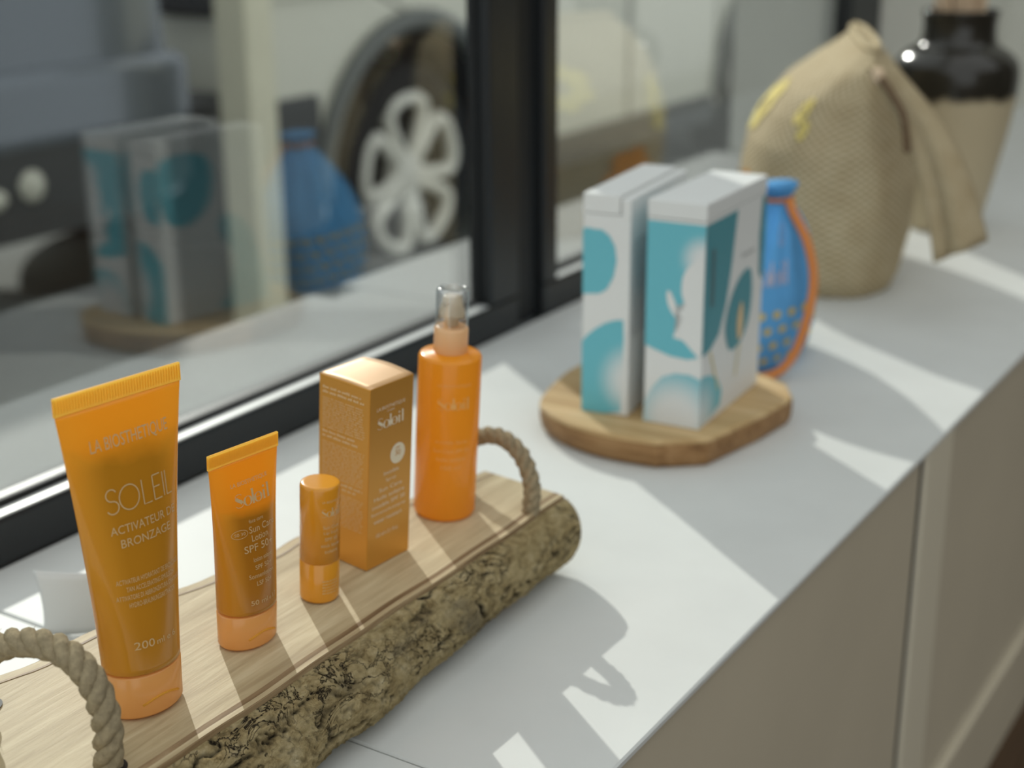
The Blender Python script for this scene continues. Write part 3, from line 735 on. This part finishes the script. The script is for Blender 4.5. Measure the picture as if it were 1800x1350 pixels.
st = thing('sun_stick', 'short round orange sun stick standing in front of the gold carton', 'stick', mw=stand(-.4836, .5652, .35))
R_ = .01085
bm = lathe(bmesh.new(), [(R_-.0012, 0), (R_-.0002, .0008), (R_, .002), (R_, .0237), (R_-.0005, .0240)], 56); obj('base', bm, M['stick_base'], st, True)
bm = lathe(bmesh.new(), [(R_-.0006, .0240), (R_+.0001, .0243), (R_+.0001, .0672), (R_-.0005, .0686), (R_-.0012, .0689), (R_-.0030, .0690)], 56); obj('cap', bm, M['stick'], st, True)
def cylf(r, c): return lambda u, h: ((r+.0002)*math.sin(u/r+c), -(r+.0002)*math.cos(u/r+c), h)
f = cylf(R_, .95)
bm = bmesh.new(); put_text(bm, 'LA BIOSTHETIQUE', -.0055, .0075, .0605, .0620, f); serif_soleil(bm, -.006, .0065, .0527, .0577, f); obj('brand_lettering', bm, M['silver'], st)
bm = bmesh.new()
for i, (s, q) in enumerate((('Sun Care', .005), ('Lip Stick', .0046), ('SPF 50', .004), ('stick lèvres', .006), ('solaire', .004))): put_text(bm, s, -q, q, .0455-i*.0036, .0475-i*.0036, f)
words(bm, 5, -.005, .005, .0135, .0018, .0008, f, random.Random(5)); obj('small_lettering', bm, M['silver'], st)

# carton
CW, CD, CH = .0381, .0366, .1114
ct = thing('gold_carton', 'gold-orange folding carton with printed sides standing beside the spray bottle', 'carton', mw=stand(-.4969, .6222, -.0837))
bm = mb(-CW/2, CW/2, -CD/2, CD/2, 0, CH-.0003, bev=.0005, seg=2); obj('sleeve', bm, M['carton'], ct)
bm = bmesh.new(); N = 8; rows = []
for i in range(N+1):
    rows.append([bm.verts.new((-CW/2+.0003+(CW-.0006)*i/N, -CD/2+.0003+(CD-.0006)*j/N, CH-.0002+.0016*math.sin(PI*i/N)*(.35+.65*j/N))) for j in range(N+1)])
for i in range(N):
    for j in range(N): bm.faces.new((rows[i][j], rows[i+1][j], rows[i+1][j+1], rows[i][j+1]))
r = bmesh.ops.extrude_face_region(bm, geom=bm.faces[:]); bmesh.ops.translate(bm, vec=(0, 0, -.0012), verts=[v for v in r['geom'] if isinstance(v, bmesh.types.BMVert)])
bmesh.ops.recalc_face_normals(bm, faces=bm.faces); obj('top_flap', bm, M['carton_top'], ct, True)
fl_ = lambda u, v: (-CW/2+u*CW, -CD/2-.00015, v*CH)
frt = lambda u, v: (CW/2+.00015, -CD/2+u*CD, v*CH)
bm = bmesh.new(); rnd = random.Random(11)
fm = lambda u, h: (-CW/2+u, -CD/2-.00015, h)
for y_, rows_ in ((.1035, 2), (.0770, 2), (.0475, 2)): words(bm, rows_, .003, .0345, y_, .0027, .0015, fm, rnd, .2)
for y_, rows_ in ((.0975, 13), (.0710, 15), (.0415, 14)): words(bm, rows_, .003, .0350, y_, .00145, .0006, fm, rnd, .06)
o = obj('small_print', bm, M['print_dim'], ct); o['kind'] = 'stuff'
bm = bmesh.new(); put_text(bm, 'LA BIOSTHETIQUE', .16, .80, .862, .884, frt); put_text(bm, 'PARIS', .40, .56, .846, .855, frt); serif_soleil(bm, -.0121, .0102, .0852, .0925, lambda u, h: (CW/2+.00015, u, h)); obj('brand_lettering', bm, M['print_pale'], ct)
bm = bmesh.new(); blob(bm, [(.66+.17*math.cos(2*PI*k/24), .597+.056*math.sin(2*PI*k/24)) for k in range(24)], frt, 2); bd = obj('round_badge', bm, M['print_pale'], ct)
bm = bmesh.new(); fb_ = lambda u, v: (CW/2+.0003, -CD/2+u*CD, v*CH)
put_text(bm, '30', .60, .72, .585, .615, fb_); put_text(bm, 'SPF', .61, .71, .622, .634, fb_); obj('badge_lettering', bm, M['carton'], bd)
bm = bmesh.new()
for i, (s, a, b) in enumerate((('Invisible', .35, .70), ('Spray', .40, .64), ('Sun Care', .25, .78), ('Huile solaire', .14, .84), ('invisible SPF 30', .10, .86), ('Sonnenschutzspray', .08, .88), ('water resistant', .14, .80), ('150 ml e 5.1 fl.oz.', .2, .72))):
    y_ = .50-i*.042-(.04 if i > 6 else 0); put_text(bm, s, a, b, y_, y_+.022, frt)
obj('small_lettering', bm, M['print_pale'], ct)

# spray bottle
sb = thing('spray_bottle', 'orange spray bottle with clear domed pump cap at far end of the log tray', 'bottle', mw=stand(-.4911, .6968, 0))
RB = .0191
bm = lathe(bmesh.new(), [(RB-.003, 0), (RB-.0008, .0006), (RB, .0025), (RB, .1022), (RB-.0006, .1036), (RB-.0022, .1044), (.0105, .1052), (.0095, .1058)], 64); obj('body', bm, M['bottle'], sb, True)
bm = lathe(bmesh.new(), [(.0098, .1050), (.0103, .1056), (.0103, .1195), (.0098, .1210), (.0080, .1216)], 48); obj('pump_collar', bm, M['collar'], sb, True)
pmp = obj('pump_head', lathe(bmesh.new(), [(.0040, .1216), (.0040, .1270), (.0078, .1274), (.0078, .1300), (.0062, .1345), (.0055, .1395), (.0045, .1400)], 40), M['pump'], sb, True)
bm = bmesh.new(); tube(bm, [(0, -.003, .1365), (0, -.0085, .1365)], .0016, 12); obj('nozzle', bm, M['pump'], pmp, True)
bm = lathe(bmesh.new(), [(.0099, .1218), (.0099, .1415), (.0097, .1435), (.0088, .1448), (.0070, .1453), (.0068, .1445), (.0086, .1438), (.0091, .1415), (.0091, .1218)], 48, cap0=False, cap1=False)
top = [v for v in bm.verts if abs(v.co.z-.1445) < 1e-5]; top.sort(key=lambda v: math.atan2(v.co.y, v.co.x)); bm.faces.new(top)
obj('clear_cap', bm, M['clear'], sb, True)
f = cylf(RB, .75)
bm = bmesh.new(); put_text(bm, 'LA BIOSTHETIQUE', -.010, .011, .0885, .0905, f); serif_soleil(bm, -.010, .010, .0745, .0820, f); obj('brand_lettering', bm, M['print_soft'], sb)
bm = bmesh.new()
for i, (s, q) in enumerate((('Invisible Spray', .010), ('Sun Care SPF 30', .011), ('huile solaire', .009), ('150 ml', .006))): put_text(bm, s, -q, q, .052-i*.0055, .0545-i*.0055, f)
obj('small_lettering', bm, M['print_soft'], sb)

# curled card standing behind the big tube
t = NT('translucent_card')
t.p.inputs['Base Color'].default_value = lin((214, 216, 214)); t.p.inputs['Roughness'].default_value = .35; M['sheet'] = t.m
bm = bmesh.new(); rows = []
for i in range(25):
    a = i/24; hh = .042-.006*a
    rows.append([(-.664+.034*a+.005*math.sin(PI*a)-.003*(j/8)**2*(1-a)+.003*math.sin(PI*j/8)*(1-a), .522+.040*a-.003*math.sin(PI*a), .0005+hh*j/8) for j in range(9)])
loft(bm, rows, False, False, False)
cdo = obj('curled_card', bm, M['sheet'], None, True); m = cdo.modifiers.new('s', 'SOLIDIFY'); m.thickness = .0006
tag(cdo, 'small curled white card standing on the worktop behind the tallest tube', 'card')

# ------------------------------------------------------------------ slice board with two cartons
SLZ = .024
outl = [(-.604, 1.012), (-.590, .976), (-.556, .953), (-.515, .944), (-.470, .948), (-.438, .974), (-.424, 1.050), (-.420, 1.098), (-.438, 1.128), (-.475, 1.143), (-.520, 1.150), (-.570, 1.146), (-.604, 1.120), (-.614, 1.068)]
sm_ = cr([(a, b, 0) for a, b in outl[:5]], 5)[:-1]+[Vector((a, b, 0)) for a, b in outl[4:8]]+cr([(a, b, 0) for a, b in outl[8:]]+[(outl[0][0], outl[0][1], 0)], 5)[:-1]
sl = thing('slice_board', 'round pale wood slice board with chopped edge under the two teal cartons', 'board', (-.51, 1.07, 0))
cen = Vector((-.51, 1.07, 0)); P2 = [(p-cen) for p in sm_]
bm = bmesh.new(); loft(bm, [[(p.x*k, p.y*k, z) for p in P2] for k, z in ((.955, 0), (.985, .004), (1.0, .012), (1.0, .0205))]); obj('slice_edge', bm, M['slice_side'], sl)
bm = bmesh.new(); loft(bm, [[(p.x*k, p.y*k, z) for p in P2] for k, z in ((1.0, .0205), (.998, .0225), (.985, SLZ-.0002))]); obj('slice_face', bm, M['slice_top'], sl)
def zrot(x, y, z, a): return Matrix.Translation((x, y, z)) @ Matrix.Rotation(a, 4, 'Z')
# right carton
W2, D2, H2 = .0472, .1299, .1773
bx = thing('teal_carton', 'right white gift carton with teal splash print and slim upright slots on its long side', 'carton', mw=zrot(-.4796, 1.0505, SLZ, .0564))
obj('box_body', mb(-W2/2, W2/2, -D2/2, D2/2, 0, .1635, bev=.0006), M['card'], bx)
obj('lid', mb(-W2/2-.0004, W2/2+.0004, -D2/2-.0004, D2/2+.0004, .1640, H2, bev=.0008), M['card'], bx)
HB = .1635
fF = lambda u, v: (-W2/2+u*W2, -D2/2-.0004, v*HB); fR = lambda u, v: (W2/2+.0004, -D2/2+u*D2, v*HB)
fF2 = lambda u, v: (-W2/2+u*W2, -D2/2-.0007, v*HB); fR2 = lambda u, v: (W2/2+.0007, -D2/2+u*D2, v*HB)
M['teal_f'] = teal_mat('teal_print_fading', (.022, -.065, .135), .004, .022)
M['teal_g'] = teal_mat('teal_print_fading_low', (.004, -.065, .006), .012, .046)
bm = bmesh.new(); blob(bm, [(0, .385), (.15, .37), (.45, .345), (.75, .34), (1, .36), (1, .985), (.0, .985)], fF, 1, False); obj('print_patch', bm, M['teal_f'], bx)
bm = bmesh.new(); blob(bm, [(1.0, .80), (.78, .80), (.64, .74), (.62, .66), (.68, .60), (.60, .57), (.50, .62), (.42, .66), (.36, .65), (.40, .59), (.52, .54), (.64, .53), (.56, .48), (.50, .44), (.66, .43), (.78, .40), (.90, .37), (1.0, .37)], fF2, 4); obj('print_patch', bm, M['card'], bx, label='white foam-like splash')
bm = bmesh.new(); blob(bm, [(.0, .03), (.02, .10), (.16, .18), (.32, .235), (.55, .262), (.80, .265), (1.0, .245), (1.0, .0), (.0, .0)], fF, 1, False); obj('print_patch', bm, M['teal_g'], bx)
bm = bmesh.new(); blob(bm, [(0, .985), (.50, .985), (.46, .86), (.42, .70), (.36, .55), (.26, .42), (.12, .37), (0, .36)], fR, 1, False); obj('print_patch', bm, M['teal_dark'], bx)
bm = bmesh.new(); blob(bm, [(.40, .34), (.36, .44), (.44, .56), (.58, .64), (.74, .66), (.80, .58), (.80, .46), (.74, .36), (.62, .30), (.48, .29)], fR, 4); obj('print_patch', bm, M['teal_dark'], bx)
bm = bmesh.new(); blob(bm, [(.58, .33), (.56, .42), (.60, .50), (.64, .50), (.66, .42), (.64, .33)], fR2, 4); obj('print_patch', bm, M['print_dim'], bx)
bm = bmesh.new(); blob(bm, [(0, .26), (.12, .245), (.26, .20), (.34, .12), (.32, .05), (.2, .03), (0, .01)], fR, 1, False); obj('print_patch', bm, M['teal_g'], bx)
bm = bmesh.new()
for u in (.10, .115, .13, .145): stroke(bm, [(u, .58), (u, .86)], .006, .006, fR2)
obj('slot_print', bm, M['card_line'], bx)
bm = bmesh.new(); stroke(bm, [(p.x, p.y) for p in cr([(.12, .36, 0), (.20, .25, 0), (.27, .14, 0)], 6)], .012, .02, fR2); obj('line_print', bm, M['gold_line'], bx)
bm = bmesh.new(); stroke(bm, [(.62, .30), (.56, .14)], .01, .02, fR2); obj('line_print', bm, M['gold_line'], bx)
bm = bmesh.new(); put_text(bm, 'Soleil', .60, .80, .735, .752, fR2); obj('lettering', bm, M['card_line'], bx)
bm = bmesh.new(); blob(bm, [(.93, .985), (.90, .80), (.92, .60), (1, .55), (1, .985)], fR, 1, False); obj('print_patch', bm, M['teal_dark'], bx)
# left carton
W3, D3, H3 = .0390, .132, .1772
bl = thing('teal_carton', 'left white gift carton with teal dome print and grooved split lid', 'carton', mw=zrot(-.5420, 1.0480, SLZ, .125))
obj('box_body', mb(-W3/2, W3/2, -D3/2, D3/2, 0, .1615, bev=.0006), M['card'], bl)
obj('lid', mb(-W3/2-.0003, W3/2-.0085, -D3/2-.0003, D3/2+.0003, .1620, H3, bev=.0008), M['card'], bl)
obj('hinge_strip', mb(W3/2-.0075, W3/2+.0003, -D3/2-.0003, D3/2+.0003, .1600, H3-.0025, bev=.0008), M['card'], bl)
gF = lambda u, v: (-W3/2+u*W3, -D3/2-.0004, v*.1615); gR = lambda u, v: (W3/2+.0004, -D3/2+u*D3, v*.1615)
bm = bmesh.new(); blob(bm, [(0, .925), (.10, .93), (.25, .925), (.40, .925), (.56, .90), (.68, .85), (.72, .78), (.66, .70), (.52, .635), (.36, .61), (.18, .605), (0, .60)], gF, 1, False); obj('print_patch', bm, M['teal'], bl)
M['teal_h'] = teal_mat('teal_print_fading_left', (.026, -.066, .030), .010, .036)
bm = bmesh.new(); blob(bm, [(0, .36), (.10, .39), (.28, .43), (.50, .465), (.72, .485), (.88, .49), (.90, .40), (.88, .25), (.86, .02), (.5, .0), (0, .0)], gF, 1, False); obj('print_patch', bm, M['teal_h'], bl)
bm = bmesh.new(); rnd = random.Random(4)
gm = lambda u, h: (W3/2+.0004, -D3/2+u, h)
words(bm, 26, .006, .040, .140, .0030, .0012, gm, rnd); o = obj('small_print', bm, M['card_grey'], bl); o['kind'] = 'stuff'
bm = bmesh.new(); blob(bm, [(.35, .0), (.30, .25), (.45, .45), (.75, .52), (1, .45), (1, 0)], gR, 1, False); obj('print_patch', bm, M['teal'], bl)
for b_, W_, D_, HH in ((bx, W2, D2, .1635), (bl, W3, D3, .1615)):   # window-facing and far sides carry the same swirls
    fw_ = lambda u, v: (-W_/2-.0004, D_/2-u*D_, v*HH)
    bm = bmesh.new(); blob(bm, [(.05, .02), (.10, .30), (.22, .52), (.40, .60), (.46, .50), (.34, .32), (.38, .12), (.5, .02)], fw_, 3); obj('print_patch', bm, M['teal'], b_)
    bm = bmesh.new(); blob(bm, [(.55, .97), (.52, .74), (.66, .60), (.86, .58), (.97, .68), (.97, .97)], fw_, 3); obj('print_patch', bm, M['teal'], b_)

# ------------------------------------------------------------------ drawstring pouch
po = thing('drawstring_pouch', 'blue cotton drawstring pouch with orange cord standing behind the right teal carton', 'pouch', (-.515, 1.256, 0))
prof = [(0, .028, .056), (.006, .034, .066), (.030, .039, .075), (.060, .0400, .076), (.090, .0360, .068), (.115, .029, .054), (.135, .023, .039), (.150, .016, .026), (.160, .011, .016), (.164, .0095, .013), (.168, .0105, .014), (.172, .012, .017), (.176, .0135, .020), (.179, .0135, .020)]
def lean_(z): return (.016*(z/.187), -.012*(z/.187))
bm = bmesh.new(); rings = []
prof = [(h*.945, a, b) for h, a, b in prof]
pz = cr([(h, a, b) for h, a, b in prof], 3); n = 96
for p in pz:
    h, a, b = p; g = min(1, max(0, (h-.05)/.11)); rg = []
    for i in range(n):
        t_ = 2*PI*i/n; k = 1+(.05*g+.12*g**3)*math.sin(t_*13)+.02*math.sin(t_*5+h*40)
        lx, ly = lean_(h); rg.append((lx+a*k*math.cos(t_), ly+b*k*math.sin(t_), max(h, 0)))
    rings.append(rg)
loft(bm, rings); obj('bag_body', bm, M['pouch'], po, True)
def pouch_pt(t_, h, e=.0012):
    for (h0, a0, b0), (h1, a1, b1) in zip(prof, prof[1:]):
        if h <= h1:
            s = (h-h0)/(h1-h0); a = a0+(a1-a0)*s; b = b0+(b1-b0)*s; break
    g = min(1, max(0, (h-.05)/.11)); k = 1+(.05*g+.12*g**3)*math.sin(t_*13)+.02*math.sin(t_*5+h*40)
    lx, ly = lean_(h); return Vector((lx+(a*k+e)*math.cos(t_), ly+(b*k+e)*math.sin(t_), h))
bm = bmesh.new(); tube(bm, [pouch_pt(2*PI*i/40, .155, .0015) for i in range(40)], .0020, 8, True); obj('neck_cord', bm, M['orange_cord'], po, True)
bm = bmesh.new()
cp_ = [pouch_pt(-.30, .155, .003), (.032, -.020, .146), (.049, -.024, .120), (.0590, -.030, .088), (.0590, -.042, .054), (.053, -.050, .026), (.044, -.060, .010), (.032, -.070, .0045), (.012, -.076, .0045)]
tube(bm, cr(cp_, 8), .0042, 10); obj('drawstring', bm, M['orange_cord'], po, True)
pf = lambda t0: (lambda u, v: pouch_pt(t0+u, v))
bm = bmesh.new(); f = lambda u, v: pouch_pt(-PI/2+.62+u*7.5, v)
serif_soleil(bm, -.045, .055, .086, .106, f); obj('lettering', bm, M['pouch_print'], po)
bm = bmesh.new()
for r_ in range(4):
    for k in range(22):
        tt = 2*PI*(k+.5*(r_ % 2))/22; h = .014+.015*r_
        q = [bm.verts.new(pouch_pt(tt+dx, h+dz, .0014)) for dx, dz in ((-.085, 0), (-.04, -.0035), (.04, -.0035), (.085, 0), (.04, .0035), (-.04, .0035))]; bm.faces.new(q)
o = obj('dot_print', bm, M['pouch_dot'], po); o['kind'] = 'stuff'
bm = bmesh.new(); stroke(bm, arcpts(0, .128, .05*.14, .0085, 0, 360, 20), .0012, .0012, lambda u, v: pouch_pt(-PI/2+.85+u*14, v)); obj('emblem_print', bm, M['pouch_print'], po)

# ------------------------------------------------------------------ straw bag
sbg = thing('straw_bag', 'large woven straw bag with gathered top, cord tie and draped side flap', 'bag', (-.588, 1.612, 0), (0, 0, math.radians(24)))
BAGI = (Matrix.Translation((-.588, 1.612, 0)) @ Matrix.Rotation(math.radians(24), 4, 'Z')).inverted()
BH = .262
def bagp(a, h):
    """a = angle, h = height 0..BH : outline of the soft bag, long axis along the window."""
    s = h/BH
    ax = interp(s, [(0, .074), (.06, .082), (.25, .094), (.45, .098), (.60, .090), (.72, .080), (.82, .064), (.90, .042), (.96, .020), (1, .007)])
    by = interp(s, [(0, .140), (.06, .150), (.3, .168), (.6, .172), (.8, .166), (.92, .154), (1, .128)])
    cx = interp(s, [(0, .0), (.3, -.004), (.6, -.004), (.8, .008), (.93, .024), (1, .028)])
    ca, sa = math.cos(a), math.sin(a); e = .80
    x = ax*(abs(ca)**e)*(1 if ca >= 0 else -1); y = by*(abs(sa)**e)*(1 if sa >= 0 else -1)
    wr = .0035*math.sin(a*9+h*24)*s+.004*noise.noise(Vector((math.cos(a)*2, math.sin(a)*2, h*14)))
    return Vector((cx+x*(1+wr*4), y+wr, h))
bm = bmesh.new(); lay = bm.verts.layers.float_vector.new('weave'); n = 160; NH = 70; g = []
for j in range(NH+1):
    h = BH*(1-(1-j/NH)**1.15); g.append([])
    for i in range(n):
        v = bm.verts.new(bagp(2*PI*i/n, h)); v[lay] = (i/n, h*4, 0); g[-1].append(v)
for j in range(NH):
    for i in range(n): bm.faces.new((g[j][i], g[j][(i+1) % n], g[j+1][(i+1) % n], g[j+1][i]))
bm.faces.new(list(reversed(g[0]))); bm.faces.new(g[-1])
obj('bag_body', bm, M['weave'], sbg, True)
# rolled rim, tie cord and draped flap
bm = bmesh.new(); tube(bm, [bagp(2*PI*i/60, BH-.001)+Vector((0, 0, .001)) for i in range(60)], .0042, 8, True); obj('rolled_rim', bm, M['weave'], sbg, True)
bm = bmesh.new(); lay = bm.verts.layers.float_vector.new('weave'); rows = []
for i in range(23):
    s = i/22; row = []
    for j in range(15):
        q = j/14
        A_ = Vector((-.500, 1.460, .252)).lerp(Vector((-.410, 1.438, .066)), s); B_ = Vector((-.474, 1.470, .246)).lerp(Vector((-.370, 1.462, .086)), s)
        p = BAGI @ (A_.lerp(B_, q)+Vector((.012*math.sin(PI*s), -.010*math.sin(PI*q)-.006*math.sin(q*9+s*2)*s, .010*math.sin(PI*s))))
        v = bm.verts.new(p); v[lay] = (q*.35, s*1.1, 0); row.append(v)
    rows.append(row)
for i in range(22):
    for j in range(14): bm.faces.new((rows[i][j], rows[i][j+1], rows[i+1][j+1], rows[i+1][j]))
o = obj('draped_flap', bm, M['weave'], sbg, True); md = o.modifiers.new('s', 'SOLIDIFY'); md.thickness = .004
bm = bmesh.new(); tube(bm, cr([BAGI @ Vector(q) for q in ((-.492, 1.452, .246), (-.478, 1.444, .238), (-.464, 1.440, .222), (-.452, 1.436, .205), (-.446, 1.436, .172))], 8), .0035, 8); obj('tie_cord', bm, M['cord'], sbg, True)
bm = bmesh.new(); bmesh.ops.create_uvsphere(bm, u_segments=20, v_segments=12, radius=.007)
for v in bm.verts: v.co = BAGI @ Vector((v.co.x-.485, v.co.y+1.448, v.co.z*1.2+.243))
obj('toggle', bm, M['reed'], sbg, True)
def flower(a0, h0, r, mat):
    bm = bmesh.new()
    for k in range(7):
        t_ = 2*PI*k/7; 
        pts = []
        for q in range(10):
            b_ = 2*PI*q/10; u = r*.62*math.cos(t_)+r*.36*math.cos(b_); v = r*.62*math.sin(t_)+r*.36*math.sin(b_)
            p = bagp(a0+u/.17, min(BH-.005, max(.003, h0+v))); c = Vector((0, 0, p.z)); pts.append(bm.verts.new(p+(p-c).normalized()*.0022))
        bm.faces.new(pts)
    return obj('yarn_flower', bm, mat, sbg)
for a0, h0, r, m_ in ((PI-.35, .07, .045, 'orange_yarn'), (PI+.45, .08, .05, 'orange_yarn'), (PI+.98, .20, .015, 'yellow_yarn'), (PI+1.12, .182, .011, 'yellow_yarn'), (PI-.8, .16, .04, 'yellow_yarn'), (PI+.1, .19, .03, 'yellow_yarn')): flower(a0, h0, r, M[m_])

# ------------------------------------------------------------------ glazed vase with dried reeds
va = thing('glazed_vase', 'tall stoneware vase with dark glazed neck and sandy lower body behind the straw bag', 'vase', (-.532, 1.885, 0))
vp = cr([(.034, 0, 0), (.042, .001, 0), (.046, .010, 0), (.056, .06, 0), (.068, .12, 0), (.0755, .17, 0), (.0770, .195, 0), (.0735, .212, 0), (.062, .224, 0), (.050, .231, 0), (.0455, .238, 0), (.0440, .255, 0), (.0455, .268, 0), (.047, .272, 0)], 4)
bm = lathe(bmesh.new(), [(p.x, p.y) for p in vp]+[(.045, .2735), (.042, .272), (.040, .25), (.042, .236)], 72, cap1=False); obj('vase_body', bm, M['glaze'], va, True)
bn = thing('dried_reeds', 'bundle of pale dried reeds standing in the glazed vase', 'dried plant', (-.532, 1.885, .02))
rnd = random.Random(21); rm = None
for k in range(60):
    a = k*2.399; r_ = .034*math.sqrt((k+.5)/60)
    if rm is None:
        b = bmesh.new(); tube(b, [(0, 0, 0), (.001, 0, .15), (-.001, .001, .33), (0, 0, .44)], lambda t: .0032*(1-.35*t), 7)
        o = obj('reed', b, M['reed'], bn, True); rm = o.data
    else: o = link(bpy.data.objects.new('reed', rm), bn)
    o.location = (r_*.4*math.cos(a), r_*.4*math.sin(a), 0); o.rotation_euler = (-.078*math.sin(a)*r_/.034+.01*rnd.random(), .078*math.cos(a)*r_/.034, rnd.random()*6)
